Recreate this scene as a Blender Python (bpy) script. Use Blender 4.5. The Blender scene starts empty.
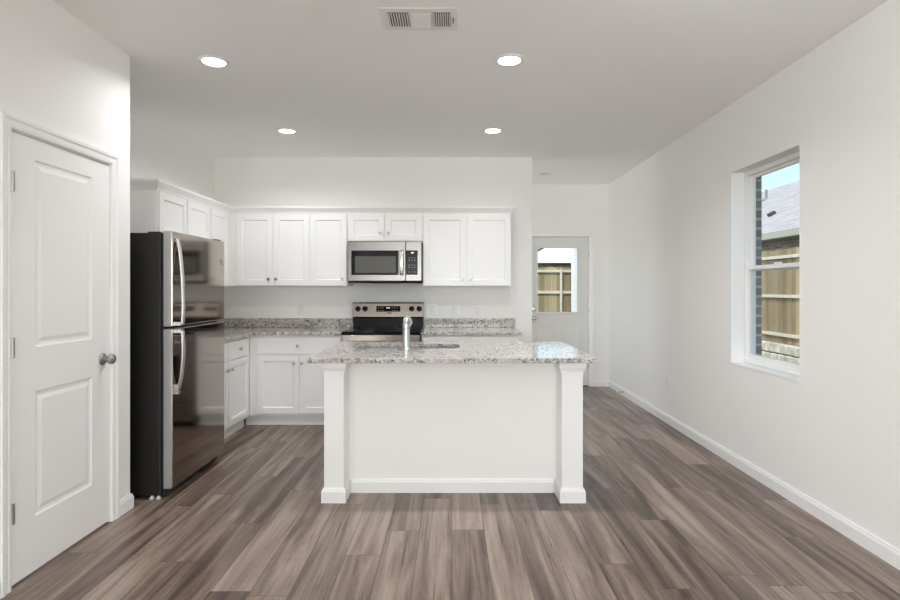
import bpy, bmesh, math, random
from mathutils import Matrix, Vector
random.seed(11)
S = bpy.context.scene
COL = S.collection
R = math.radians

# ------------------------------------------------------------------ camera
HC = 1.34                                   # eye height
cd = bpy.data.cameras.new('camera'); cam = bpy.data.objects.new('camera', cd); COL.objects.link(cam)
cam.location = (0, 0, HC); cam.rotation_euler = (R(90), 0, 0)
cd.sensor_width = 36; cd.lens = 22.0; cd.shift_x = -2/900; cd.shift_y = -12/900; cd.clip_start = 0.05; cd.clip_end = 300
S.camera = cam
# ------------------------------------------------------------------ world, sun, big lights, exposure
W = bpy.data.worlds.new('sky'); S.world = W; W.use_nodes = True
wn = W.node_tree; wn.nodes.clear()
wo = wn.nodes.new('ShaderNodeOutputWorld'); wb = wn.nodes.new('ShaderNodeBackground'); sk = wn.nodes.new('ShaderNodeTexSky')
sk.sky_type = 'NISHITA'; sk.sun_disc = False; sk.sun_elevation = R(55); sk.sun_rotation = R(265); sk.air_density = 1.0; sk.dust_density = 1.5
wb.inputs['Strength'].default_value = 0.29
wn.links.new(sk.outputs[0], wb.inputs[0]); wn.links.new(wb.outputs[0], wo.inputs[0])
sd = bpy.data.lights.new('sun', 'SUN'); sd.energy = 3.2; sd.angle = R(1.0); sd.color = (1, .95, .87)
sun = bpy.data.objects.new('sun', sd); COL.objects.link(sun)
sun.rotation_euler = Vector((0.36, 0.54, -0.76)).to_track_quat('-Z', 'Y').to_euler()
def area(name, loc, rot, sx, sy, power, color=(1, 1, 1), shape='RECTANGLE'):
    d = bpy.data.lights.new(name, 'AREA'); d.shape = shape; d.size = sx; d.size_y = sy; d.energy = power; d.color = color
    o = bpy.data.objects.new(name, d); COL.objects.link(o); o.location = loc; o.rotation_euler = rot
    return o
# fill light added as daylight through unseen rear wall windows, behind the camera
REARW = [(-1.85, 0.0), (0.2, 2.0)]
for a, b in REARW:
    area('window_daylight', ((a+b)/2, -7.14, 1.42), (R(90), 0, 0), b-a, 2.1, 115, (.93, .975, 1))
# fill light added at two unseen left wall windows, behind the camera
SIDEW = [(-5.9, -3.7), (-2.9, -0.7)]
for a, b in SIDEW:
    area('side_daylight', (-2.12, (a+b)/2, 1.40), (0, R(-90), 0), 1.9, b-a, 85, (.93, .975, 1))
S.view_settings.view_transform = 'Standard'; S.view_settings.look = 'None'
S.view_settings.exposure = 0.12; S.view_settings.gamma = 1.0; S.view_settings.use_curve_mapping = False
S.cycles.diffuse_bounces = 16; S.cycles.max_bounces = 18; S.cycles.glossy_bounces = 5; S.cycles.transparent_max_bounces = 12
S.cycles.sample_clamp_indirect = 6.0; S.cycles.caustics_reflective = False; S.cycles.caustics_refractive = False

# ------------------------------------------------------------------ materials
def newmat(name):
    m = bpy.data.materials.new(name); m.use_nodes = True
    nt = m.node_tree; b = nt.nodes['Principled BSDF']
    return m, nt, b
def N(nt, typ, **kw):
    n = nt.nodes.new(typ)
    for k, v in kw.items(): setattr(n, k, v)
    return n
def math_(nt, op, a, b=None, c=None):
    n = N(nt, 'ShaderNodeMath', operation=op)
    for i, v in enumerate((a, b, c)):
        if v is None: continue
        if isinstance(v, (int, float)): n.inputs[i].default_value = v
        else: nt.links.new(v, n.inputs[i])
    return n.outputs[0]
def ramp(nt, fac, stops, interp='LINEAR'):
    n = N(nt, 'ShaderNodeValToRGB'); cr = n.color_ramp; cr.interpolation = interp
    while len(cr.elements) < len(stops): cr.elements.new(.5)
    for e, (p, c) in zip(cr.elements, stops):
        e.position = p; e.color = (*c, 1) if len(c) == 3 else c
    nt.links.new(fac, n.inputs[0]); return n.outputs[0]
def mixc(nt, fac, a, b, mode='MIX'):
    n = N(nt, 'ShaderNodeMix', data_type='RGBA', blend_type=mode)
    for idx, v in ((0, fac), (6, a), (7, b)):
        if isinstance(v, (int, float)): n.inputs[idx].default_value = v
        elif isinstance(v, tuple): n.inputs[idx].default_value = (*v, 1)
        else: nt.links.new(v, n.inputs[idx])
    return n.outputs[2]
def noise(nt, vec, scale, detail=3, rough=.5, dist=0):
    n = N(nt, 'ShaderNodeTexNoise'); n.inputs['Scale'].default_value = scale; n.inputs['Detail'].default_value = detail
    n.inputs['Roughness'].default_value = rough; n.inputs['Distortion'].default_value = dist
    nt.links.new(vec, n.inputs['Vector']); return n.outputs['Fac']
def bump(nt, b, h, strength, dist=.002):
    n = N(nt, 'ShaderNodeBump'); n.inputs['Strength'].default_value = strength; n.inputs['Distance'].default_value = dist
    nt.links.new(h, n.inputs['Height']); nt.links.new(n.outputs[0], b.inputs['Normal'])
def pos(nt): return N(nt, 'ShaderNodeNewGeometry').outputs['Position']
def xyz(nt, p):
    s = N(nt, 'ShaderNodeSeparateXYZ'); nt.links.new(p, s.inputs[0]); return s.outputs
def comb(nt, x, y, z=0.0):
    c = N(nt, 'ShaderNodeCombineXYZ')
    for i, v in enumerate((x, y, z)):
        if isinstance(v, (int, float)): c.inputs[i].default_value = v
        else: nt.links.new(v, c.inputs[i])
    return c.outputs[0]
def plain(name, col, rough=.5, metal=0, bscale=0, bstr=0, var=0, vscale=3, spec=.5, coat=0):
    m, nt, b = newmat(name)
    b.inputs['Roughness'].default_value = rough; b.inputs['Metallic'].default_value = metal
    b.inputs['Specular IOR Level'].default_value = spec; b.inputs['Coat Weight'].default_value = coat
    p = pos(nt)
    lo = tuple(c*(1-var) for c in col); hi = tuple(min(1, c*(1+var)) for c in col)
    f = noise(nt, p, vscale, 3)
    nt.links.new(ramp(nt, f, [(.3, lo), (.7, hi)]), b.inputs['Base Color'])
    if bscale: bump(nt, b, noise(nt, p, bscale, 2), bstr)
    return m
WALL = plain('wall paint', (.875, .868, .85), .75, bscale=160, bstr=.10, var=.006, spec=.25)
CEIL = plain('ceiling paint', (.925, .922, .91), .85, bscale=120, bstr=.15, var=.006, spec=.2)
TRIM = plain('white trim enamel', (.875, .872, .865), .35, var=.004)
CABW = plain('white cabinet lacquer', (.865, .858, .845), .32, var=.004)
PLASTIC = plain('white plastic', (.82, .81, .79), .4, var=.005)
VINYL = plain('window vinyl', (.88, .88, .87), .35, var=.004)
NICKEL = plain('brushed nickel', (.43, .41, .385), .28, 1, var=.03, vscale=40)
CHROME = plain('faucet chrome', (.58, .58, .58), .38, 1, var=.02, vscale=30)
BLACK = plain('black enamel', (.008, .007, .007), .3, var=.1, spec=.12)
BLACKG = plain('black glass', (.008, .0075, .007), .12, var=.1, spec=.10)
BLACKM = plain('black rubber', (.02, .02, .02), .7, var=.1)
DARKSIDE = plain('dark textured appliance side', (.008, .0065, .0055), .5, bscale=300, bstr=.2, var=.05)
SILVERP = plain('silver door edge', (.36, .35, .34), .4, .3, var=.02)
GREYW = plain('grey door window', (.105, .10, .088), .3, var=.05, vscale=60, spec=.2)
PRINT = plain('pale print', (.32, .32, .31), .5, var=.02)
DARKGAP = plain('dark duct', (.05, .05, .05), .8, var=.1)
def steel(name, col, rough, sx, sz):
    m, nt, b = newmat(name)
    o = xyz(nt, pos(nt))
    v = comb(nt, math_(nt, 'MULTIPLY', o[0], sx), math_(nt, 'MULTIPLY', o[1], sx), math_(nt, 'MULTIPLY', o[2], sz))
    f = noise(nt, v, 1, 2)
    nt.links.new(ramp(nt, f, [(.3, tuple(c*.95 for c in col)), (.7, tuple(c*1.05 for c in col))]), b.inputs['Base Color'])
    b.inputs['Metallic'].default_value = 1; b.inputs['Roughness'].default_value = rough
    return m
STEEL = steel('brushed stainless steel', (.35, .31, .275), .24, 4, 400)
MSTEEL = steel('microwave stainless steel', (.205, .193, .178), .26, 4, 400)
FSTEEL = steel('dark stainless steel', (.42, .38, .345), .09, 300, 4)
HSTEEL = steel('handle steel', (.74, .73, .71), .25, 200, 6)

def emit(name, col, s):
    m, nt, b = newmat(name)
    b.inputs['Base Color'].default_value = (*col, 1)
    b.inputs['Emission Color'].default_value = (*col, 1); b.inputs['Emission Strength'].default_value = s
    return m
LENS = emit('lit lamp lens', (1, .985, .95), 8)
CLOCK = emit('lit clock digits', (.85, .95, 1), 1.2)

def make_floor():
    m, nt, b = newmat('vinyl plank floor')
    o = xyz(nt, pos(nt)); PW, PL = .178, 1.22
    u = math_(nt, 'ADD', math_(nt, 'DIVIDE', o[0], PW), 100.0)
    row = math_(nt, 'FLOOR', u); fx = math_(nt, 'FRACT', u)
    w1 = N(nt, 'ShaderNodeTexWhiteNoise', noise_dimensions='1D'); nt.links.new(math_(nt, 'MULTIPLY', row, 3.713), w1.inputs['W'])
    v = math_(nt, 'ADD', math_(nt, 'ADD', math_(nt, 'DIVIDE', o[1], PL), w1.outputs['Value']), 50.0)
    colm = math_(nt, 'FLOOR', v); fy = math_(nt, 'FRACT', v)
    w2 = N(nt, 'ShaderNodeTexWhiteNoise', noise_dimensions='2D'); nt.links.new(comb(nt, row, colm), w2.inputs['Vector'])
    rnd = w2.outputs['Value']
    # broad figure and fine grain, both drawn out along the plank
    g1 = noise(nt, comb(nt, math_(nt, 'ADD', math_(nt, 'MULTIPLY', o[0], 13), math_(nt, 'MULTIPLY', rnd, 91)),
                        math_(nt, 'ADD', math_(nt, 'MULTIPLY', o[1], .9), math_(nt, 'MULTIPLY', rnd, 37)), rnd), 1, 5, .58, .6)
    g2 = noise(nt, comb(nt, math_(nt, 'ADD', math_(nt, 'MULTIPLY', o[0], 120), math_(nt, 'MULTIPLY', rnd, 57)),
                        math_(nt, 'MULTIPLY', o[1], 1.5), rnd), 1, 5, .65, .3)
    g3 = noise(nt, comb(nt, math_(nt, 'MULTIPLY', o[0], 16), math_(nt, 'MULTIPLY', o[1], 26), rnd), 1, 3, .6, 1.2)
    t = math_(nt, 'ADD', math_(nt, 'MULTIPLY', math_(nt, 'ADD', math_(nt, 'MULTIPLY', math_(nt, 'SUBTRACT', g1, .5), 1.7), .58), .95), math_(nt, 'MULTIPLY', math_(nt, 'SUBTRACT', rnd, .5), .34))
    t = math_(nt, 'ADD', t, math_(nt, 'MULTIPLY', math_(nt, 'SUBTRACT', g2, .5), .30))
    t = math_(nt, 'ADD', t, math_(nt, 'MULTIPLY', math_(nt, 'SUBTRACT', g3, .5), .13))
    c = ramp(nt, t, [(.20, (.060, .038, .028)), (.42, (.136, .094, .073)), (.62, (.228, .166, .134)), (.88, (.36, .28, .232))])
    ex = math_(nt, 'MULTIPLY', math_(nt, 'MINIMUM', fx, math_(nt, 'SUBTRACT', 1.0, fx)), PW)
    ey = math_(nt, 'MULTIPLY', math_(nt, 'MINIMUM', fy, math_(nt, 'SUBTRACT', 1.0, fy)), PL)
    e = math_(nt, 'MINIMUM', ex, ey)
    seam = ramp(nt, math_(nt, 'MULTIPLY', e, 100), [(.10, (.34, .34, .34)), (.24, (1, 1, 1))])
    nt.links.new(mixc(nt, 1.0, c, seam, 'MULTIPLY'), b.inputs['Base Color'])
    nt.links.new(ramp(nt, g2, [(.3, (.26, .26, .26)), (.7, (.35, .35, .35))]), b.inputs['Roughness'])
    b.inputs['Specular IOR Level'].default_value = .5
    bump(nt, b, math_(nt, 'MULTIPLY', g2, 1.0), .12, .001)
    return m
FLOOR = make_floor()

def make_granite():
    m, nt, b = newmat('speckled granite')
    p = pos(nt)
    def vor(scale):
        n = N(nt, 'ShaderNodeTexVoronoi'); n.inputs['Scale'].default_value = scale; nt.links.new(p, n.inputs['Vector'])
        s = N(nt, 'ShaderNodeSeparateColor'); nt.links.new(n.outputs['Color'], s.inputs[0]); return s.outputs
    a = vor(82); d = vor(190)
    c1 = ramp(nt, a[0], [(0, (.018, .018, .018)), (.22, (.15, .14, .135)), (.40, (.30, .275, .255)), (.58, (.56, .53, .49)), (.8, (.74, .72, .69))], 'CONSTANT')
    c2 = ramp(nt, d[1], [(0, (.02, .02, .02)), (.18, (.22, .19, .165)), (.38, (.45, .42, .39)), (.65, (.70, .68, .64))], 'CONSTANT')
    c = mixc(nt, .38, c1, c2)
    cl = noise(nt, p, 22, 3)
    c = mixc(nt, ramp(nt, cl, [(.42, (0, 0, 0)), (.62, (.58, .58, .58))]), c, (.61, .55, .505))
    nt.links.new(c, b.inputs['Base Color'])
    b.inputs['Roughness'].default_value = .10; b.inputs['Specular IOR Level'].default_value = .45
    return m
GRANITE = make_granite()

def make_glass():
    m = bpy.data.materials.new('window glass'); m.use_nodes = True; nt = m.node_tree; nt.nodes.clear()
    o = N(nt, 'ShaderNodeOutputMaterial'); mx = N(nt, 'ShaderNodeMixShader'); t = N(nt, 'ShaderNodeBsdfTransparent')
    g = N(nt, 'ShaderNodeBsdfGlossy'); f = N(nt, 'ShaderNodeFresnel'); f.inputs[0].default_value = 1.35
    t.inputs[0].default_value = (.95, .97, .96, 1); g.inputs['Roughness'].default_value = .0
    ge = N(nt, 'ShaderNodeNewGeometry')
    nt.links.new(math_(nt, 'MULTIPLY', f.outputs[0], math_(nt, 'SUBTRACT', 1.0, ge.outputs['Backfacing'])), mx.inputs[0]); nt.links.new(t.outputs[0], mx.inputs[1]); nt.links.new(g.outputs[0], mx.inputs[2])
    nt.links.new(mx.outputs[0], o.inputs[0]); return m
GLASS = make_glass()

def make_brick(name, c1, c2, mortar, bw, bh, ms):
    m, nt, b = newmat(name)
    o = xyz(nt, pos(nt))
    t = N(nt, 'ShaderNodeTexBrick'); t.inputs['Scale'].default_value = 1
    t.inputs['Color1'].default_value = (*c1, 1); t.inputs['Color2'].default_value = (*c2, 1); t.inputs['Mortar'].default_value = (*mortar, 1)
    t.inputs['Brick Width'].default_value = bw; t.inputs['Row Height'].default_value = bh; t.inputs['Mortar Size'].default_value = ms
    nt.links.new(comb(nt, math_(nt, 'ADD', o[0], o[1]), o[2]), t.inputs['Vector'])
    n = noise(nt, pos(nt), 14, 4)
    c = mixc(nt, .35, t.outputs['Color'], ramp(nt, n, [(.3, (.4, .4, .4)), (.7, (1, 1, 1))]), 'MULTIPLY')
    nt.links.new(c, b.inputs['Base Color']); b.inputs['Roughness'].default_value = .9
    bump(nt, b, t.outputs['Fac'], -.6, .006)
    return m
BRICK = make_brick('grey brick', (.19, .185, .18), (.33, .31, .29), (.55, .53, .50), .2, .075, .010)
BRICK2 = make_brick('brown brick', (.12, .085, .065), (.26, .20, .15), (.42, .38, .33), .2, .075, .008)
SHINGLE = make_brick('roof shingles', (.42, .40, .385), (.53, .505, .48), (.30, .285, .275), .34, .10, .010)
PALEROOF = make_brick('pale roof shingles', (.74, .75, .78), (.82, .83, .85), (.66, .67, .70), .4, .14, .008)
def make_wood(name, lo, hi):
    m, nt, b = newmat(name); o = xyz(nt, pos(nt))
    s = math_(nt, 'ADD', o[0], o[1])
    w = N(nt, 'ShaderNodeTexWhiteNoise', noise_dimensions='1D'); nt.links.new(math_(nt, 'FLOOR', math_(nt, 'DIVIDE', s, .142)), w.inputs['W'])
    g = noise(nt, comb(nt, math_(nt, 'MULTIPLY', s, 40), math_(nt, 'MULTIPLY', o[2], 2.5), w.outputs['Value']), 1, 4)
    t = math_(nt, 'ADD', math_(nt, 'MULTIPLY', w.outputs['Value'], .5), math_(nt, 'MULTIPLY', g, .5))
    nt.links.new(ramp(nt, t, [(.2, lo), (.8, hi)]), b.inputs['Base Color']); b.inputs['Roughness'].default_value = .85
    return m
CEDAR = make_wood('weathered fence boards', (.20, .15, .08), (.50, .40, .235))
RAILW = make_wood('pale fence rail', (.62, .56, .45), (.74, .68, .57))
STONE = plain('limestone block', (.56, .53, .45), .9, bscale=25, bstr=.8, var=.35, vscale=6)
GRASSM = plain('lawn', (.13, .15, .06), .95, bscale=60, bstr=.9, var=.4, vscale=9)
CONC = plain('concrete', (.55, .53, .50), .85, var=.06)
LEAF = plain('tree leaves', (.07, .11, .05), .8, var=.4, vscale=5)

# ------------------------------------------------------------------ mesh helpers
ORG = {}
def box(bm, x0, x1, y0, y1, z0, z1, M=None):
    vs = [bm.verts.new((x, y, z)) for x in (x0, x1) for y in (y0, y1) for z in (z0, z1)]
    for f in ((0, 1, 3, 2), (4, 6, 7, 5), (0, 4, 5, 1), (2, 3, 7, 6), (0, 2, 6, 4), (1, 5, 7, 3)):
        bm.faces.new([vs[i] for i in f])
    if M is not None: bmesh.ops.transform(bm, matrix=M, verts=vs)
    return vs
def boxes(*bs, M=None):
    bm = bmesh.new()
    for b in bs: box(bm, *b, M=M)
    return bm
def lathe(bm, prof, M, n=28):
    """prof: (radius, height) pairs turned about the local z axis, then moved by M"""
    rings = []
    for r, h in prof:
        if r < 1e-6: rings.append([bm.verts.new(M @ Vector((0, 0, h)))])
        else: rings.append([bm.verts.new(M @ Vector((r*math.cos(2*math.pi*i/n), r*math.sin(2*math.pi*i/n), h))) for i in range(n)])
    for a, b in zip(rings, rings[1:]):
        for i in range(n):
            j = (i+1) % n
            q = [a[i % len(a)], a[j % len(a)], b[j % len(b)], b[i % len(b)]]
            q = list(dict.fromkeys(q))
            if len(q) > 2: bm.faces.new(q)
    for rg, fl in ((rings[0], True), (rings[-1], False)):
        if len(rg) > 2: bm.faces.new(rg[::-1] if fl else rg)
def axis(p, d):
    return Matrix.Translation(p) @ Vector(d).to_track_quat('Z', 'Y').to_matrix().to_4x4()
def prism(bm, pts, vec):
    a = [bm.verts.new(p) for p in pts]; b = [bm.verts.new(Vector(p)+Vector(vec)) for p in pts]
    n = len(a)
    bm.faces.new(a); bm.faces.new(b[::-1])
    for i in range(n): bm.faces.new((a[i], b[i], b[(i+1) % n], a[(i+1) % n]))
def bar(bm, pts, wid, thick, side, n=12):
    """bar of elliptical section swept along pts; side = direction of its width"""
    pts = [Vector(p) for p in pts]; side = Vector(side).normalized(); rings = []
    for i, p in enumerate(pts):
        t = (pts[min(i+1, len(pts)-1)] - pts[max(i-1, 0)]).normalized()
        s = (side - t*side.dot(t)).normalized(); u = t.cross(s)
        rings.append([bm.verts.new(p + s*math.cos(a)*wid/2 + u*math.sin(a)*thick/2) for a in (2*math.pi*k/n for k in range(n))])
    for a, b in zip(rings, rings[1:]):
        for k in range(n): bm.faces.new((a[k], a[(k+1) % n], b[(k+1) % n], b[k]))
    bm.faces.new(rings[0][::-1]); bm.faces.new(rings[-1])
def sweep(bm, path, prof, close=False):
    """prof (outward, z) swept along a plan polyline, outward = right of travel, mitred"""
    n = len(path); rings = []
    for i in range(n):
        p = Vector(path[i]); ns = []
        if i > 0: d = (p-Vector(path[i-1])).normalized(); ns.append(Vector((d.y, -d.x)))
        if i < n-1: d = (Vector(path[i+1])-p).normalized(); ns.append(Vector((d.y, -d.x)))
        m = sum(ns, Vector((0, 0))); m.normalize(); k = 1/max(.3, m.dot(ns[0]))
        rings.append([bm.verts.new((p.x+m.x*k*o, p.y+m.y*k*o, z)) for o, z in prof])
    c = len(prof)
    for a, b in zip(rings, rings[1:]):
        for j in range(c): bm.faces.new((a[j], a[(j+1) % c], b[(j+1) % c], b[j]))
    bm.faces.new(rings[0][::-1]); bm.faces.new(rings[-1])
def rrect(x0, x1, y0, y1, r, k=6):
    pts = []
    for cx, cy, a0 in ((x1-r, y1-r, 0), (x0+r, y1-r, 90), (x0+r, y0+r, 180), (x1-r, y0+r, 270)):
        for i in range(k+1):
            a = R(a0+90*i/k); pts.append((cx+r*math.cos(a), cy+r*math.sin(a)))
    return pts
def finish(name, bm, mat, org, bevel=0, seg=2, smooth=False):
    bmesh.ops.recalc_face_normals(bm, faces=bm.faces)
    bmesh.ops.translate(bm, vec=-org, verts=bm.verts)
    me = bpy.data.meshes.new(name); bm.to_mesh(me); bm.free(); me.materials.append(mat)
    if smooth:
        for p in me.polygons: p.use_smooth = True
        me.set_sharp_from_angle(angle=R(38))
    o = bpy.data.objects.new(name, me); COL.objects.link(o)
    if bevel:
        b = o.modifiers.new('edge', 'BEVEL'); b.width = bevel; b.segments = seg; b.limit_method = 'ANGLE'; b.angle_limit = R(40)
    return o
def tag(o, label=None, cat=None, group=None, kind=None):
    if label: o['label'] = label
    if cat: o['category'] = cat
    if group: o['group'] = group
    if kind: o['kind'] = kind
    return o
def thing(name, loc, label, cat, group=None, kind=None):
    o = bpy.data.objects.new(name, None); COL.objects.link(o); o.location = loc; o.empty_display_size = .1
    ORG[o.name] = Vector(loc); return tag(o, label, cat, group, kind)
def part(name, bm, mat, parent, label=None, **kw):
    o = finish(name, bm, mat, ORG[parent.name], **kw); o.parent = parent; ORG[o.name] = ORG[parent.name]
    if label: o['label'] = label
    return o
def solo(name, bm, mat, label, cat, group=None, kind=None, **kw):
    xs = [v.co for v in bm.verts]
    org = Vector(((min(c.x for c in xs)+max(c.x for c in xs))/2, (min(c.y for c in xs)+max(c.y for c in xs))/2, min(c.z for c in xs)))
    o = finish(name, bm, mat, org, **kw); o.location = org; ORG[o.name] = org
    return tag(o, label, cat, group, kind)
def copy_tree(root, loc, label):
    """copy of a thing with copies of its parts and sub-parts"""
    c = root.copy(); COL.objects.link(c); c.location = loc; c['label'] = label
    for ch in list(root.children):
        d = ch.copy(); COL.objects.link(d); d.parent = c
        for g in list(ch.children):
            e = g.copy(); COL.objects.link(e); e.parent = d
    return c
def struct(name, bm, mat, label, cat, **kw): return solo(name, bm, mat, label, cat, kind='structure', **kw)

# ------------------------------------------------------------------ the room shell
XR, XL, XK, YK, YP, YD, H = 2.139, -1.96, -2.565, 5.94, 3.348, 7.49, 2.75
XN = 0.866                                  # end of the kitchen wall
YR = -7.0
struct('floor', boxes((-2.7, 2.3, YR-.1, 7.62, -.12, 0)), FLOOR, 'grey brown wood plank floor running towards the back door', 'floor')
struct('ceiling', boxes((-2.7, 2.3, YR-.1, 7.62, H, H+.2)), CEIL, 'flat white painted ceiling with recessed lights', 'ceiling')
WY0, WY1, WZ0, WZ1 = 3.38, 4.217, .757, 2.226
XO = 2.30
struct('wall_right', boxes((XR, XO, YR, WY0, 0, H), (XR, XO, WY1, 7.6, 0, H), (XR, XO, WY0, WY1, 0, WZ0), (XR, XO, WY0, WY1, WZ1, H)), WALL,
       'long off-white wall on the right with the tall window in it', 'wall')
struct('wall_exterior', boxes((XO+.001, 2.40, YR, WY0-.04, -.3, H), (XO+.001, 2.40, WY1+.045, 7.7, -.3, H), (XO+.001, 2.40, WY0-.04, WY1+.045, -.3, WZ0-.02),
                              (XO+.001, 2.40, WY0-.04, WY1+.045, WZ1-.01, H)), BRICK, 'grey brick outer wall seen at the edge of the window', 'wall')
DY0, DY1, DZ = 2.441, 3.148, 2.042
sb = [(XL-.12, XL, YR, SIDEW[0][0], 0, H), (XL-.12, XL, SIDEW[0][1], SIDEW[1][0], 0, H), (XL-.12, XL, SIDEW[1][1], DY0-.022, 0, H)]
for a, b in SIDEW: sb += [(XL-.12, XL, a, b, 0, .45), (XL-.12, XL, a, b, 2.35, H)]
struct('wall_left', boxes(*sb, (XL-.12, XL, DY1+.022, YP, 0, H), (XL-.12, XL, DY0-.022, DY1+.022, DZ+.02, H)), WALL,
       'off-white wall on the left around the white closet door', 'wall')
struct('wall_pantry', boxes((XK-.1, XL-.12, YP-.12, YP, 0, H)), WALL, 'off-white return wall behind the closet door, beside the refrigerator', 'wall')
struct('wall_kitchen_left', boxes((XK-.12, XK, YP, YK+.12, 0, H)), WALL, 'off-white kitchen side wall above the refrigerator and left cabinets', 'wall')
struct('wall_kitchen', boxes((XK, XN, YK, YK+.12, 0, H)), WALL, 'off-white wall behind the range and upper cabinets', 'wall')
EX0, EX1, EZ = 1.05, 1.86, 2.035
struct('wall_entry', boxes((-1.2, EX0-.022, YD, YD+.14, 0, H), (EX1+.022, XR, YD, YD+.14, 0, H), (EX0-.022, EX1+.022, YD, YD+.14, EZ+.02, H)), WALL,
       'off-white far wall around the half glass back door', 'wall')
HW = (6.22, 7.33)                           # unseen window and hall added behind the kitchen wall as a light source
struct('wall_hall', boxes((-1.32, -1.2, YK+.12, HW[0], 0, H), (-1.32, -1.2, HW[1], YD+.14, 0, H), (-1.32, -1.2, HW[0], HW[1], 0, .5), (-1.32, -1.2, HW[0], HW[1], 2.4, H)), WALL,
       'off-white end wall of the hall behind the kitchen wall', 'wall')
bm = boxes((-1.29, -1.24, HW[0], HW[1], .5, .55), (-1.29, -1.24, HW[0], HW[1], 2.35, 2.4), (-1.29, -1.24, HW[0], HW[0]+.05, .55, 2.35), (-1.29, -1.24, HW[1]-.05, HW[1], .55, 2.35))
struct('window_6', bm, VINYL, 'white framed window at the end of the hall behind the kitchen wall', 'window', bevel=.003)
area('hall_daylight', (-1.34, sum(HW)/2, 1.45), (0, R(-90), 0), 1.9, HW[1]-HW[0], 16, (.95, .98, 1))  # unseen area light added to brighten the far end of the right wall
rb = [(-2.7, REARW[0][0], YR-.12, YR, 0, H), (REARW[0][1], REARW[1][0], YR-.12, YR, 0, H), (REARW[1][1], 2.3, YR-.12, YR, 0, H)]
for a, b in REARW: rb += [(a, b, YR-.12, YR, 0, .37), (a, b, YR-.12, YR, 2.47, H)]
struct('wall_rear', boxes(*rb), WALL, 'off-white living room wall behind the viewer with two wide windows', 'wall')
for k, (a, b) in enumerate(REARW):
    bm = boxes((a, b, YR-.09, YR-.04, .37, .42), (a, b, YR-.09, YR-.04, 2.42, 2.47), (a, a+.05, YR-.09, YR-.04, .42, 2.42), (b-.05, b, YR-.09, YR-.04, .42, 2.42), (a+.05, b-.05, YR-.08, YR-.05, 1.40, 1.44))
    struct('window_%d' % (k+2), bm, VINYL, 'white framed wide window behind the viewer, %s one' % ('first' if k == 0 else 'second'), 'window', bevel=.003)

for k, (a, b) in enumerate(SIDEW):
    x0_, x1_ = XL-.09, XL-.04
    bm = boxes((x0_, x1_, a, b, .45, .50), (x0_, x1_, a, b, 2.30, 2.35), (x0_, x1_, a, a+.05, .5, 2.3), (x0_, x1_, b-.05, b, .5, 2.3), (x0_+.01, x1_-.01, a+.05, b-.05, 1.38, 1.42))
    struct('window_%d' % (k+4), bm, VINYL, 'white framed tall window in the left living room wall, %s one' % ('farther' if k == 0 else 'nearer'), 'window', bevel=.003)
# baseboards
BB = [(0, 0), (.015, 0), (.015, .068), (.011, .076), (.008, .088), (0, .088)]
def base(name, path, label):
    bm = bmesh.new(); sweep(bm, path, BB); return struct(name, bm, TRIM, label, 'baseboard')
e = .0
base('baseboard_right', [(XR, YD), (XR, YR)], 'white baseboard along the foot of the right wall')
base('baseboard_entry', [(EX1+.068, YD), (XR-.015, YD)], 'short white baseboard between back door and right wall')
base('baseboard_left', [(XL, DY1+.066), (XL, YP), (XL-.14, YP)], 'short white baseboard wrapping the wall corner before the refrigerator')
base('baseboard_left_near', [(XL, YR), (XL, DY0-.066)], 'white baseboard on the left wall before the closet door')
base('baseboard_kitchen', [(.66, YK), (XN, YK), (XN, YK+.12)], 'white baseboard at the end of the kitchen wall')

# door casings
CAS = [(.0, .010), (.004, .013), (.018, .015), (.021, .012), (.036, .014), (.041, .018), (.058, .019), (.060, .0), (.0, .0)]   # (across, thickness), inner edge first
def casing(bm, M, u0, u1, top, w=.058):
    """casing round an opening in the local plane (u right, v up, thickness towards -y)"""
    sets = []
    for (u, v, du, dv) in ((u0, 0, -1, 0), (u0, top, -1, 1), (u1, top, 1, 1), (u1, 0, 1, 0)):
        sets.append([bm.verts.new(M @ Vector((u+du*o, -t, v+dv*o))) for o, t in CAS])
    c = len(CAS)
    for a, b in zip(sets, sets[1:]):
        for j in range(c): bm.faces.new((a[j], a[(j+1) % c], b[(j+1) % c], b[j]))
    bm.faces.new(sets[0]); bm.faces.new(sets[-1][::-1])
ME = lambda x, y, z=0: Matrix.Translation((x, y, z)) @ Matrix.Rotation(R(90), 4, 'Z')     # front faces +X, local x = +Y
MS = lambda x, y, z=0: Matrix.Translation((x, y, z))                                       # front faces -Y
def jamb(bm, M, u0, u1, top, depth, t=.018):
    box(bm, u0-t, u0, .0, depth, 0, top+t, M); box(bm, u1, u1+t, .0, depth, 0, top+t, M); box(bm, u0, u1, .0, depth, top, top+t, M)
bm = bmesh.new(); M = ME(XL, 0); casing(bm, M, DY0-.006, DY1+.006, DZ+.006); jamb(bm, M, DY0-.003, DY1+.003, DZ+.003, .115)
struct('trim_1', bm, TRIM, 'white moulded casing around the closet door on the left', 'door casing')
bm = bmesh.new(); M = MS(0, YD); casing(bm, M, EX0-.006, EX1+.006, EZ+.006); jamb(bm, M, EX0-.003, EX1+.003, EZ+.003, .13)
struct('trim_2', bm, TRIM, 'white casing around the half glass back door', 'door casing')

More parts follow.
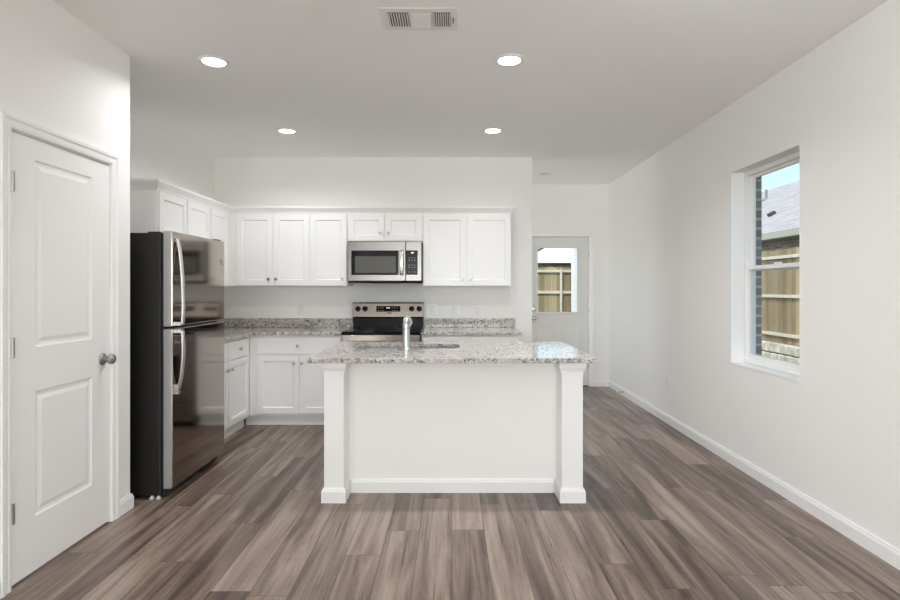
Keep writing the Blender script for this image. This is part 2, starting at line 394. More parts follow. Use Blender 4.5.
def panel_face(bm, M, w, h, t, holes, rings, y0=0.0):
    """slab w x h, front at y=-t, with panels: rings = list of (inset, depth); holes = list of (u0,u1,v0,v1)"""
    us = sorted({0, w, *[x for q in holes for x in q[:2]]}); vs = sorted({0, h, *[x for q in holes for x in q[2:4]]})
    V = {}
    def vt(u, v, y):
        k = (round(u, 5), round(v, 5), round(y, 5))
        if k not in V: V[k] = bm.verts.new(M @ Vector((u, y, v)))
        return V[k]
    for i in range(len(us)-1):
        for j in range(len(vs)-1):
            cu, cv = (us[i]+us[i+1])/2, (vs[j]+vs[j+1])/2
            if any(a < cu < b and c < cv < d for a, b, c, d in holes): continue
            bm.faces.new([vt(us[i], vs[j], -t), vt(us[i+1], vs[j], -t), vt(us[i+1], vs[j+1], -t), vt(us[i], vs[j+1], -t)])
    for (a, b, c, d) in holes:
        prev = [vt(a, c, -t), vt(b, c, -t), vt(b, d, -t), vt(a, d, -t)]
        for ins, dep in rings:
            if dep is None: break
            cur = [vt(a+ins, c+ins, -t+dep), vt(b-ins, c+ins, -t+dep), vt(b-ins, d-ins, -t+dep), vt(a+ins, d-ins, -t+dep)]
            for k in range(4): bm.faces.new([prev[k], prev[(k+1) % 4], cur[(k+1) % 4], cur[k]])
            prev = cur
        if rings[-1][1] is not None: bm.faces.new(prev)
    # sides and back
    fu = [(u, 0) for u in us] + [(w, v) for v in vs[1:]] + [(u, h) for u in us[::-1][1:]] + [(0, v) for v in vs[::-1][1:-1]]
    fr = [vt(u, v, -t) for u, v in fu]; bk = [bm.verts.new(M @ Vector((u, y0, v))) for u, v in fu]
    n = len(fr)
    for k in range(n): bm.faces.new([fr[k], fr[(k+1) % n], bk[(k+1) % n], bk[k]])
    if rings[-1][1] is not None: bm.faces.new(bk)
    return V
MOULD = [(.007, .005), (.016, .0065), (.024, .0065), (.044, .0015)]
# closet door on the left
d = thing('door_1', (XL, DY0, 0), 'white two panel closet door with round nickel knob on the left wall', 'door', kind='structure')
bm = bmesh.new(); M = ME(XL-.037, DY0, .012); w = DY1-DY0
panel_face(bm, M, w, DZ-.015, .036, [(.146, w-.152, .255, .843), (.146, w-.152, 1.05, 1.93)], MOULD)
slab = part('door_slab', bm, TRIM, d, bevel=.0015)
bm = bmesh.new(); a = axis((XL-.001, DY1-.062, .941), (1, 0, 0))
lathe(bm, [(0, 0), (.033, 0), (.033, .004), (.027, .009), (.013, .012), (.011, .026), (.014, .032), (.024, .038), (.0285, .048), (.027, .058), (.018, .066), (0, .069)], a)
part('door_knob', bm, NICKEL, d, smooth=True)
for z in (.335, 1.075, 1.815):
    bm = bmesh.new(); lathe(bm, [(0, -.045), (.008, -.045), (.008, .045), (0, .045)], Matrix.Translation((XL+.009, DY0+.002, z)), 12)
    part('hinge', bm, NICKEL, d, smooth=True)
# back door, half glass
d = thing('door_2', (EX0, YD, 0), 'pale grey back door with square half glass and two lower panels', 'door', kind='structure')
GX0, GX1, GZ0, GZ1 = 1.17-EX0, 1.715-EX0, 1.00, 1.875
M = MS(EX0, YD+.062, .012); w = EX1-EX0
bm = bmesh.new()
V = panel_face(bm, M, w, EZ-.014, .044, [(GX0, GX1, GZ0, GZ1)], [(0, None)])
bk = [bm.verts.new(M @ Vector(p)) for p in ((0, 0, 0), (w, 0, 0), (w, 0, EZ-.014), (0, 0, EZ-.014), (GX0, 0, GZ0), (GX1, 0, GZ0), (GX1, 0, GZ1), (GX0, 0, GZ1))]
for k in range(4): bm.faces.new([bk[k], bk[(k+1) % 4], bk[4+(k+1) % 4], bk[4+k]])
fr = [M @ Vector(p) for p in ((GX0, -.044, GZ0), (GX1, -.044, GZ0), (GX1, -.044, GZ1), (GX0, -.044, GZ1))]
fv = [bm.verts.new(p) for p in fr]
for k in range(4): bm.faces.new([fv[k], fv[(k+1) % 4], bk[4+(k+1) % 4], bk[4+k]])
bmesh.ops.remove_doubles(bm, verts=bm.verts, dist=1e-5)
part('door_slab', bm, plain('back door paint', (.74, .735, .71), .4, var=.004), d)
bm = bmesh.new()
for (a, b) in ((.115, .33), (.48, .70)):
    MP = MS(EX0+a, YD+.0186, .2)
    panel_face(bm, MP, b-a, .63, .004, [(.012, b-a-.012, .012, .618)], [(.006, .006), (.016, .004)])
part('lower_panel', bm, bpy.data.materials['back door paint'], d)
bm = bmesh.new(); q = .028
for bb in ((GX0-q, GX1+q, GZ1, GZ1+q), (GX0-q, GX1+q, GZ0-q, GZ0), (GX0-q, GX0, GZ0, GZ1), (GX1, GX1+q, GZ0, GZ1)):
    box(bm, EX0+bb[0], EX0+bb[1], YD+.006, YD+.018, bb[2]+.012, bb[3]+.012)
lf = part('glass_frame', bm, bpy.data.materials['back door paint'], d, bevel=.004)
part('pane', boxes((EX0+GX0, EX0+GX1, YD+.038, YD+.042, GZ0+.012, GZ1+.012)), GLASS, d)
for nm, z in (('deadbolt', 1.055), ('door_knob', .93)):
    bm = bmesh.new(); a = axis((EX0+.066, YD+.018, z), (0, -1, 0))
    if nm == 'deadbolt':
        lathe(bm, [(0, 0), (.031, 0), (.031, .006), (.025, .014), (0, .015)], a); box(bm, EX0+.061, EX0+.071, YD-.012, YD+.004, z-.018, z+.018)
    else: lathe(bm, [(0, 0), (.032, 0), (.032, .004), (.012, .012), (.012, .028), (.026, .040), (.028, .05), (.018, .064), (0, .067)], a)
    part(nm, bm, NICKEL, d, smooth=True)
part('threshold', boxes((EX0, EX1, YD-.005, YD+.13, 0, .010)), plain('dark threshold', (.10, .07, .05), .5, var=.1), d, label='dark brown door threshold')
for z in (.3, 1.05, 1.8):
    bm = bmesh.new(); lathe(bm, [(0, -.045), (.006, -.045), (.006, .045), (0, .045)], Matrix.Translation((EX1+.003, YD+.012, z)), 10)
    part('hinge', bm, NICKEL, d, smooth=True)

# the tall window in the right wall
w = thing('window_1', (XR, (WY0+WY1)/2, WZ0), 'tall white single hung window in the right wall', 'window', kind='structure')
XF = 2.235                                   # inner face of the vinyl unit
part('reveal', boxes((XR-.001, XF, WY1-.004, WY1+.0, WZ0, WZ1), (XR-.001, XF, WY0, WY0+.004, WZ0, WZ1), (XR-.001, XF, WY0+.004, WY1-.004, WZ1-.004, WZ1)), TRIM, w)
part('sill', boxes((XR-.004, XF, WY0+.004, WY1-.004, WZ0, WZ0+.016)), TRIM, w, bevel=.003)
def ring(bm, x0, x1, y0, y1, z0, z1, t, tb=None):
    tb = tb or t
    box(bm, x0, x1, y0, y0+t, z0, z1); box(bm, x0, x1, y1-t, y1, z0, z1); box(bm, x0, x1, y0+t, y1-t, z0, z0+tb); box(bm, x0, x1, y0+t, y1-t, z1-t, z1)
bm = bmesh.new(); ring(bm, XF, XF+.075, WY0+.004, WY1-.004, WZ0+.016, WZ1-.004, .034)
part('window_frame', bm, VINYL, w, bevel=.003)
ZM = 1.487
bm = bmesh.new(); ring(bm, XF+.040, XF+.066, WY0+.034, WY1-.034, ZM-.02, WZ1-.034, .022)
us = part('upper_sash', bm, VINYL, w, bevel=.003)
part('pane', boxes((XF+.052, XF+.056, WY0+.05, WY1-.05, ZM-.004, WZ1-.05)), GLASS, us)
bm = bmesh.new(); ring(bm, XF+.008, XF+.036, WY0+.034, WY1-.034, WZ0+.046, ZM+.02, .030, .04)
ls = part('lower_sash', bm, VINYL, w, bevel=.003)
part('pane', boxes((XF+.020, XF+.024, WY0+.055, WY1-.055, WZ0+.075, ZM-.008)), GLASS, ls)
part('sash_lock', boxes((XF+.004, XF+.03, 3.77, 3.83, ZM+.02, ZM+.032)), VINYL, w, bevel=.004)

# ------------------------------------------------------------------ cabinets
def knob(bm, M, u, v, y):
    a = M @ Matrix.Translation((u, y, v)) @ Matrix.Rotation(R(90), 4, 'X')
    lathe(bm, [(0, 0), (.007, 0), (.006, .010), (.008, .013), (.0145, .017), (.0155, .021), (.013, .026), (0, .028)], a, 16)
def cabinet(name, label, cat, group, M, w, h, d, z0, doors, drawers=(), toe=False, toe_left=0.0):
    """front plane at local y=0, depth along +y; doors: (u0,u1,v0,v1,ku,kv); drawers likewise"""
    loc = M @ Vector((w/2, d/2, 0 if toe else z0))
    t = thing(name, loc, label, cat, group)
    part('body', boxes((0, w, 0, d, z0, z0+h), M=M), CABW, t, bevel=.0015)
    for (u0, u1, v0, v1, ku, kv) in doors:
        bm = bmesh.new(); MM = M @ Matrix.Translation((u0, -.0005, v0))
        panel_face(bm, MM, u1-u0, v1-v0, .019, [(.057, u1-u0-.057, .057, v1-v0-.057)], [(.003, .008), (.006, .009)])
        dr = part('door', bm, CABW, t, bevel=.0015)
        if ku is not None:
            bm = bmesh.new(); knob(bm, M, ku, kv, -.0195); part('knob', bm, NICKEL, dr, smooth=True)
    for (u0, u1, v0, v1, ku, kv) in drawers:
        dr = part('drawer', boxes((u0, u1, -.0195, -.0005, v0, v1), M=M), CABW, t, bevel=.003)
        bm = bmesh.new(); knob(bm, M, ku, kv, -.0195); part('knob', bm, NICKEL, dr, smooth=True)
    if toe: part('toe_kick', boxes((-toe_left, w, .055, d, 0, z0-.0005), M=M), CABW, t)
    return t
UB, UT = 1.358, 2.10                          # upper cabinets, bottom and top
YU = 5.61                                     # front face of the back uppers' carcass
DB, DT = UB+.008, 2.088
g1 = 'white upper cabinets above the worktops'
UD = YK-YU-.003
def upper(label, x0, x1, zb, doors):
    cabinet('upper_cabinet', label, 'cabinet', g1, MS(x0, YU), x1-x0, UT-zb, UD, zb, [(a-x0, b-x0, zb+.008, DT, ku-x0, kv) for a, b, ku, kv in doors])
KZ = UB+.072
upper('white two door upper cabinet left of the microwave beside the room corner', -2.271, -1.447, UB, [(-2.190, -1.825, -1.862, KZ), (-1.813, -1.455, -1.785, KZ)])
upper('narrow single door white upper cabinet immediately left of the microwave', -1.446, -1.063, UB, [(-1.440, -1.072, -1.112, KZ)])
upper('short white two door cabinet directly above the microwave', -1.062, -.300, 1.812, [(-1.052, -.690, -.725, 1.895), (-.680, -.310, -.647, 1.895)])
upper('wide white two door upper cabinet right of the microwave', -.299, .603, UB, [(-.290, .140, .108, KZ), (.154, .597, .192, KZ)])
XU = -2.272; UDL = XU-XK-.003
def upperl(label, y0, y1, zb, doors):
    cabinet('upper_cabinet', label, 'cabinet', g1, ME(XU, y0), y1-y0, UT-zb, UDL, zb, [(a-y0, b-y0, zb+.008, DT, (k-y0 if k else None), kv) for a, b, k, kv in doors])
upperl('white two door wall cabinet over and behind the refrigerator', 4.225, 5.140, 1.745, [(4.244, 4.677, 4.635, 1.768), (4.697, 5.122, 4.74, 1.768)])
upperl('white corner wall cabinet beyond the refrigerator on the side wall', 5.141, YK-.003, UB, [(5.160, 5.560, 5.20, KZ)])
bm = bmesh.new()
sweep(bm, [(XK+.003, 4.223), (XU+.002, 4.223), (XU+.002, YU-.002), (.605, YU-.002), (.605, YK-.003)],
      [(0, UT-.002), (.006, UT-.002), (.010, UT+.012), (.026, UT+.040), (.034, UT+.054), (.034, UT+.072), (0, UT+.072)])
solo('crown_molding', bm, CABW, 'white crown moulding running along the tops of the upper cabinets', 'moulding')

g2 = 'white base cabinets along the walls'
YB = 5.335; BD = YK-YB-.003
XB = -1.963; BDL = XB-XK-.003
CT = .884
cabinet('base_cabinet', 'white base cabinet beside the refrigerator under the side worktop', 'cabinet', g2, ME(XB, 4.325), 5.334-4.325, CT-.1, BDL, .1,
        [(.008, .455, .126, .697, .42, .625), (.467, .935, .126, .697, .505, .625)], [(.008, .455, .708, .862, .23, .785), (.467, .935, .708, .862, .70, .785)], True)
x0 = XB+.001
cabinet('base_cabinet', 'white base cabinet with wide drawer over two doors left of the range', 'cabinet', g2, MS(x0, YB), -1.064-x0, CT-.1, BD, .1,
        [(-1.886-x0, -1.481-x0, .126, .690, -1.524-x0, .615), (-1.471-x0, -1.072-x0, .126, .690, -1.446-x0, .615)], [(-1.886-x0, -1.072-x0, .702, .862, -1.489-x0, .782)], True, .06)
x0 = -.296
cabinet('base_cabinet', 'white base cabinet right of the range, behind the island', 'cabinet', g2, MS(x0, YB), .648-x0, CT-.1, BD, .1,
        [(.012, .464, .126, .690, .42, .615), (.476, .93, .126, .690, .52, .615)], [(.012, .464, .702, .862, .24, .782), (.476, .93, .702, .862, .70, .782)], True)
# worktops
t = thing('worktop', (-1.9, 5.6, CT), 'L-shaped speckled granite worktop between refrigerator and range', 'worktop', 'granite worktops')
bm = bmesh.new()
prism(bm, [(x, y, CT) for x, y in ((XK+.002, 4.315), (-1.925, 4.315), (-1.925, 5.295), (-1.064, 5.295), (-1.064, YK-.002), (XK+.002, YK-.002))], (0, 0, .03))
part('slab', bm, GRANITE, t, bevel=.003)
part('backsplash', boxes((XK+.002, XK+.022, 4.315, YK-.002, .9145, 1.014)), GRANITE, t, bevel=.002)
part('backsplash', boxes((XK+.023, -1.064, YK-.022, YK-.002, .9145, 1.014)), GRANITE, t, bevel=.002)
t = thing('worktop', (.19, 5.6, CT), 'short straight granite worktop right of the range', 'worktop', 'granite worktops')
part('slab', boxes((-.297, .680, 5.295, YK-.002, CT, CT+.03)), GRANITE, t, bevel=.003)
part('backsplash', boxes((-.297, .680, YK-.022, YK-.002, .9145, 1.014)), GRANITE, t, bevel=.002)

# ------------------------------------------------------------------ island
IX0, IX1, IY0, IYP, IY1 = -.800, .818, 3.437, 3.612, 4.325
t = thing('kitchen_island', (0, 3.9, 0), 'white kitchen island with square corner posts under a granite top', 'kitchen island')
part('front_panel', boxes((IX0+.008, IX1-.008, IYP, IYP+.11, 0, CT)), WALL, t)
part('body', boxes((IX0+.02, -.74, IYP+.111, IY1-.02, .1, CT), (.11, IX1-.02, IYP+.111, IY1-.02, .1, CT), (-.739, .109, IYP+.111, IY1-.02, .1, .60),
                   (-.739, .109, 4.275, IY1-.02, .601, CT), (IX0+.05, IX1-.05, IYP+.111, IY1-.08, 0, .0995)), CABW, t)
for a, b in ((IX0+.03, -.41), (-.40, -.02), (-.01, .38), (.39, IX1-.03)):
    bm = bmesh.new(); MM = Matrix.Translation((b, IY1-.019, .126)) @ Matrix.Rotation(R(180), 4, 'Z')
    panel_face(bm, MM, b-a, .73, .019, [(.057, b-a-.057, .057, .673)], [(.003, .008), (.006, .009)])
    dr = part('door', bm, CABW, t, bevel=.0015)
    bm = bmesh.new(); a_ = axis(((a+b)/2+.12, IY1, .80), (0, 1, 0)); lathe(bm, [(0, 0), (.007, 0), (.006, .010), (.0155, .019), (.013, .026), (0, .028)], a_, 16)
    part('knob', bm, NICKEL, dr, smooth=True)
def ringpath(x0, x1, y0, y1): return [(x0, y1), (x0, y0), (x1, y0), (x1, y1)]
PWD = .132
for (a, b) in ((IX0, IX0+PWD-.008), (IX1-PWD, IX1)):
    p = part('post', boxes((a, b, IY0, IYP-.0005, 0, CT)), TRIM, t, bevel=.002)
    bm = bmesh.new()
    rp = ringpath(a, b, IY0, IYP-.001)
    rp = rp[::1]
    # travel so that the right-hand side faces out
    sweep(bm, rp, [(0, 0), (.015, 0), (.015, .068), (.011, .078), (.006, .090), (0, .090)])
    part('post_base', bm, TRIM, p)
    bm = bmesh.new()
    sweep(bm, rp, [(0, CT-.075), (.006, CT-.075), (.007, CT-.062), (.016, CT-.040), (.017, CT-.001), (0, CT-.001)])
    part('post_cap', bm, TRIM, p)
bm = bmesh.new(); sweep(bm, [(IX0+PWD+.008, IYP), (IX1-PWD-.016, IYP)], BB)
part('baseboard', bm, TRIM, t)
# island granite with the sink cut-out
SX0, SX1, SY0, SY1 = -.69, .055, 3.865, 4.215
bm = bmesh.new()
outer = [(-.875, 3.333), (.881, 3.333), (.881, 4.365), (-.875, 4.365)]; inner = rrect(SX0, SX1, SY0, SY1, .10, 7)
for loop in (outer, inner):
    vs = [bm.verts.new((x, y, CT+.03)) for x, y in loop]
    for k in range(len(vs)): bm.edges.new((vs[k], vs[(k+1) % len(vs)]))
bmesh.ops.triangle_fill(bm, edges=bm.edges[:], use_beauty=True)
ex = bmesh.ops.extrude_face_region(bm, geom=bm.faces[:])
bmesh.ops.translate(bm, vec=(0, 0, -.03), verts=[v for v in ex['geom'] if isinstance(v, bmesh.types.BMVert)])
solo('worktop', bm, GRANITE, 'big granite island worktop with a sink cut-out and chrome faucet', 'worktop', 'granite worktops', bevel=.003)
t = thing('sink', (-.32, 4.04, .69), 'undermount stainless sink set into the island worktop', 'sink')
bm = bmesh.new(); rings = []
for (g, z, r) in ((.03, CT-.002, .115), (.004, CT-.002, .10), (.004, CT-.012, .10), (-.008, .72, .09), (-.03, .70, .075), (-.10, .695, .04)):
    rings.append([bm.verts.new((x, y, z)) for x, y in rrect(SX0-g, SX1+g, SY0-g, SY1+g, r, 7)])
for a, b in zip(rings, rings[1:]):
    for k in range(len(a)): bm.faces.new((a[k], a[(k+1) % len(a)], b[(k+1) % len(a)], b[k]))
bm.faces.new(rings[-1])
part('basin', bm, CHROME, t, smooth=True)
bm = bmesh.new(); lathe(bm, [(0, 0), (.045, 0), (.045, .004), (.03, .005), (0, .002)], Matrix.Translation((-.32, 4.04, .6955)))
part('drain', bm, CHROME, t, smooth=True)
FX, FY = -.317, 3.805
t = thing('faucet', (FX, FY, .914), 'chrome single lever pull-out faucet standing on the island worktop', 'faucet')
bm = bmesh.new(); lathe(bm, [(0, 0), (.031, 0), (.031, .006), (.027, .010), (.0255, .06), (.0255, .143), (0, .143)], Matrix.Translation((FX, FY, .9142)))
part('body', bm, CHROME, t, smooth=True)
bm = bmesh.new(); lathe(bm, [(0, .0), (.023, .0), (.0265, .003), (.0275, .02), (.0265, .036), (.019, .044), (0, .046)], Matrix.Translation((FX, FY, 1.0575)))
hd = part('head', bm, CHROME, t, smooth=True)
bm = bmesh.new(); bar(bm, [(FX-.003, FY-.008, 1.070), (FX-.003, FY-.006, 1.100), (FX-.003, FY+.006, 1.118), (FX-.003, FY+.06, 1.124), (FX-.003, FY+.18, 1.126), (FX-.003, FY+.21, 1.118), (FX-.003, FY+.222, 1.098)], .038, .034, (1, 0, 0), 20)
part('spout', bm, CHROME, t, smooth=True)
bm = bmesh.new(); bar(bm, [(FX+.010, FY, 1.080), (FX+.026, FY-.004, 1.084), (FX+.035, FY-.010, 1.100), (FX+.030, FY-.016, 1.118), (FX+.022, FY-.020, 1.128)], .030, .022, (0, 1, 0), 14)
part('handle', bm, CHROME, t, smooth=True)

# ------------------------------------------------------------------ refrigerator
RY0, RY1, RXF, RH = 3.480, 4.285, -1.772, 1.702
t = thing('refrigerator', (-2.15, (RY0+RY1)/2, 0), 'dark stainless top freezer refrigerator standing beside the closet wall', 'refrigerator')
part('cabinet_body', boxes((XK+.03, RXF-.071, RY0, RY1, .024, RH-.012)), DARKSIDE, t, label='black textured cabinet side', bevel=.006)
part('gasket', boxes((RXF-.0705, RXF-.0575, RY0+.012, RY1-.012, .07, RH-.012)), BLACKM, t)
part('toe_grille', boxes((RXF-.11, RXF-.05, RY0+.02, RY1-.02, .02, .062)), BLACKM, t)
ZG0, ZG1 = 1.080, 1.094                       # gap between the doors
for nm, z0, z1 in (('refrigerator_door', .066, ZG0), ('freezer_door', ZG1, RH)):
    dr = part(nm, boxes((RXF-.057, RXF-.008, RY0, RY1, z0, z1)), SILVERP, t, label='silver edged door', bevel=.007, seg=3)
    part('front_skin', boxes((RXF-.012, RXF, RY0+.006, RY1-.004, z0+.002, z1-.002)), FSTEEL, dr, label='dark mirror-like stainless front', bevel=.005, seg=3)
    if nm == 'freezer_door':
        pts = [(RXF+.004, RY0+.060, 1.655), (RXF+.010, RY0+.060, 1.64), (RXF+.020, RY0+.060, 1.58), (RXF+.034, RY0+.060, 1.45), (RXF+.042, RY0+.060, 1.30), (RXF+.042, RY0+.060, 1.18), (RXF+.038, RY0+.060, 1.108)]
        foot = (RXF-.004, RXF+.040, RY0+.035, RY0+.078, 1.100, 1.122)
    else:
        pts = [(RXF+.038, RY0+.060, 1.066), (RXF+.042, RY0+.060, 1.0), (RXF+.042, RY0+.060, .90), (RXF+.032, RY0+.060, .79), (RXF+.020, RY0+.060, .725), (RXF+.010, RY0+.060, .690), (RXF+.004, RY0+.060, .685)]
        foot = (RXF-.004, RXF+.040, RY0+.035, RY0+.078, 1.053, 1.075)
    bm = bmesh.new()
    P = [Vector(p) for p in pts]; dense = []
    for i in range(len(P)-1):                 # smooth the bow
        a, b, c, e_ = P[max(i-1, 0)], P[i], P[i+1], P[min(i+2, len(P)-1)]
        for k in range(5):
            s = k/5; dense.append(.5*((2*b)+(c-a)*s+(2*a-5*b+4*c-e_)*s*s+(3*b-a-3*c+e_)*s**3))
    dense.append(P[-1])
    bar(bm, dense, .036, .018, (0, 1, 0), 16)
    box(bm, *foot)
    if nm == 'refrigerator_door': box(bm, RXF-.002, RXF+.018, RY0+.044, RY0+.076, .66, .72)
    else: box(bm, RXF-.002, RXF+.012, RY0+.046, RY0+.074, 1.635, 1.66)
    part('handle', bm, HSTEEL, dr, label='bright bowed metal handle', smooth=True)
    if nm == 'freezer_door':
        bm = bmesh.new(); box(bm, RXF+.0002, RXF+.002, RY1-.085, RY1-.045, 1.515, 1.560)
        part('badge', bm, NICKEL, dr)
bm = boxes((RXF-.11, RXF-.02, RY1-.10, RY1-.02, RH-.0115, RH+.010)); part('hinge_cover', bm, BLACKM, t, bevel=.005)
bm = boxes((RXF-.16, RXF-.085, RY0+.01, RY0+.05, RH-.0115, RH-.003)); part('hinge_cover', bm, BLACKM, t, bevel=.004)
for xx, yy in ((RXF-.135, RY0+.02), (RXF-.095, RY0+.02), (RXF-.095, RY1-.04), (XK+.09, RY0+.03), (XK+.09, RY1-.04)):
    bm = bmesh.new(); lathe(bm, [(0, 0), (.016, 0), (.018, .006), (.010, .012), (.008, .0245), (0, .0245)], Matrix.Translation((xx, yy, 0)), 16)
    part('foot', bm, PLASTIC, t, label='small white levelling foot', smooth=True)

# ------------------------------------------------------------------ range
GX, GXR, GF = -1.059, -.303, 5.292
t = thing('range', (-.68, 5.6, 0), 'stainless electric range with black glass cooktop and back panel', 'range')
part('body', boxes((GX, GXR, GF+.02, 5.93, .03, .895)), BLACK, t, bevel=.003)
part('cooktop', boxes((GX-.002+.003, GXR-.001, GF-.022, 5.862, .8955, .922)), BLACKG, t, bevel=.006, seg=3)
for cx, cy, r in ((-.88, 5.45, .10), (-.88, 5.72, .08), (-.49, 5.45, .08), (-.49, 5.72, .10)):
    bm = bmesh.new(); lathe(bm, [(r-.004, 0), (r, 0), (r, .0004), (r-.004, .0004), (r-.004, 0)], Matrix.Translation((cx, cy, .9222)), 40)
    part('burner_ring', bm, PRINT, t)
bm = bmesh.new(); y0_ = 5.93
prism(bm, [(GX+.004, y0_, .895), (GX+.004, 5.868, .895), (GX+.004, 5.868, 1.02), (GX+.004, y0_, 1.02)], (GXR-GX-.008, 0, 0))
part('riser', bm, BLACK, t, bevel=.004)
bm = bmesh.new()
prism(bm, [(GX, y0_, 1.0205), (GX, 5.862, 1.0205), (GX, 5.852, 1.034), (GX, 5.878, 1.178), (GX, 5.892, 1.188), (GX, y0_, 1.188)], (GXR-GX, 0, 0))
bg = part('control_panel', bm, STEEL, t, bevel=.005, seg=3)
sl = (Vector((0, 5.878, 1.178))-Vector((0, 5.852, 1.034))).normalized(); nrm = Vector((0, -sl.z, sl.y))
def onpanel(x, z, off=0):
    k = (z-1.034)/(1.178-1.034); return Vector((x, 5.852+.026*k, z)) + nrm*off
MPn = lambda x, z: Matrix.Translation(onpanel(x, z)) @ Matrix(((1, 0, 0), (0, -nrm.y, sl.y), (0, -nrm.z, sl.z))).to_4x4()
bm = bmesh.new(); MM = MPn(-.680, 1.118); box(bm, -.128, .128, -.003, .0005, -.030, .030, MM)
ds = part('display', bm, BLACKG, t, bevel=.002)
bm = bmesh.new()
for i in range(4): 
    for z in ((0, .010) if i in (1, 3) else (.005,)): box(bm, -.018+i*.010, -.011+i*.010, -.0038, -.0031, .006+z*.5, .0085+z*.5, MM)
for i in range(4): box(bm, -.018+i*.010, -.0155+i*.010, -.0038, -.0031, .005, .015, MM)
part('clock_digits', bm, CLOCK, ds)
for i in range(9):
    if 3 <= i <= 5: continue
    for z in (-.018, .010): part('button', boxes((-.110+i*.025, -.098+i*.025, -.0036, -.0031, z-.003, z+.002), M=MM), PRINT, ds)
bm = bmesh.new(); MM = MPn(-.668, 1.074)
for i, (a, b) in enumerate(((-.022, -.010), (-.006, .006), (.010, .022))): box(bm, a, b, -.0014, .0002, -.006, .006, MM)
part('badge', bm, BLACK, t)
for kx in (-1.003, -.927, -.430, -.350):
    bm = bmesh.new(); MM = MPn(kx, 1.118) @ Matrix.Rotation(R(90), 4, 'X')
    lathe(bm, [(0, 0), (.029, 0), (.029, .004), (.023, .006), (.021, .024), (.018, .027), (0, .027)], MM, 24)
    MM2 = MPn(kx, 1.118); box(bm, -.004, .004, -.036, -.026, -.022, .022, MM2)
    part('knob', bm, BLACK, t, smooth=True)
od = part('oven_door', boxes((GX+.004, GXR-.004, GF-.020, GF+.0195, .245, .890)), STEEL, t, bevel=.005)
part('oven_window', boxes((GX+.12, GXR-.12, GF-.0225, GF-.0202, .36, .70)), BLACKG, od, bevel=.002)
bm = bmesh.new(); bar(bm, [(GX+.05, GF-.065, .82), (GXR-.05, GF-.065, .82)], .024, .024, (0, 1, 0), 16)
for xx in (GX+.07, GXR-.09): box(bm, xx, xx+.02, GF-.066, GF-.019, .812, .828)
part('handle', bm, HSTEEL, od, smooth=True)
part('storage_drawer', boxes((GX+.004, GXR-.004, GF-.014, GF+.0195, .06, .238)), STEEL, t, bevel=.004)
for xx in (GX+.06, GXR-.06):
    for yy in (GF+.06, 5.88):
        bm = bmesh.new(); lathe(bm, [(0, 0), (.018, 0), (.018, .03), (0, .03)], Matrix.Translation((xx, yy, 0)), 12); part('foot', bm, BLACKM, t)

# ------------------------------------------------------------------ microwave under the short cabinet
MX0, MX1, MZ0, MZ1, MF = -1.052, -.306, 1.393, 1.8115, 5.540
t = thing('microwave', (-.68, 5.74, MZ0), 'stainless over-the-range microwave with black window above the range', 'microwave')
part('body', boxes((MX0+.004, MX1-.004, MF+.036, YK-.004, MZ0+.02, MZ1)), MSTEEL, t, bevel=.003)
px = lambda x: (x-452)*MF/550
pz = lambda y: HC+(288-y)*MF/550
xs_ = px(405.6)
dr = part('door', boxes((MX0, xs_-.0012, MF, MF+.0355, pz(281.0), MZ1-.001)), MSTEEL, t, bevel=.004, seg=3)
part('door_glass', boxes((px(351.3), px(398.6), MF-.003, MF-.0002, pz(275), pz(250.5))), BLACKG, dr, bevel=.003)
part('window_screen', boxes((px(355), px(395.7), MF-.0042, MF-.0031, pz(272.8), pz(256.2))), GREYW, dr, label='grey mesh window')
bm = bmesh.new(); zc0, zc1, hx = pz(274.6), pz(250.8), px(401.6)
bar(bm, [(hx, MF-.004, zc1), (hx, MF-.020, zc1-.006), (hx, MF-.032, zc1-.05), (hx, MF-.035, (zc0+zc1)/2), (hx, MF-.032, zc0+.05), (hx, MF-.020, zc0+.006), (hx, MF-.004, zc0)], .040, .014, (1, 0, 0), 16)
part('handle', bm, HSTEEL, dr, smooth=True)
cp = part('control_panel', boxes((xs_+.0012, MX1, MF, MF+.0355, pz(281.0), MZ1-.001)), MSTEEL, t, bevel=.004, seg=3)
part('keypad', boxes((xs_+.0018, px(417.6), MF-.003, MF-.0002, pz(274.8), pz(250.4))), BLACKG, cp, bevel=.002)
for r_ in range(7):
    if r_ in (2, 5): continue
    for c_ in range(3): x = px(408.6)+c_*.028; z = pz(258)-r_*.0235; part('button', boxes((x, x+.011, MF-.0038, MF-.0031, z-.004, z+.004)), PRINT, cp)
bm = bmesh.new(); x = px(411.2); z = pz(252.8)
for i in range(3): box(bm, x+i*.009, x+i*.009+.006, MF-.0038, MF-.0031, z-.006, z+.006)
part('clock_digits', bm, CLOCK, cp)
bm = bmesh.new(); prism(bm, [(MX0+.004, MF+.004, pz(281.1)), (MX0+.004, MF+.036, MZ0+.0195), (MX0+.004, MF+.036, MZ0-.006), (MX0+.004, MF+.016, MZ0-.004)], (MX1-MX0-.008, 0, 0))
part('bottom_trim', bm, MSTEEL, t)
bm = bmesh.new(); prism(bm, [(px(371), MF+.0025, pz(281.1)+.001), (px(371), MF+.014, MZ0-.008), (px(371), MF+.04, MZ0-.008), (px(371), MF+.04, MZ0)], (px(400.5)-px(371), 0, 0))
part('vent_grille', bm, BLACKM, t)
part('underside', boxes((MX0+.004, MX1-.004, MF+.0365, YK-.01, MZ0, MZ0+.0195)), BLACKM, t)

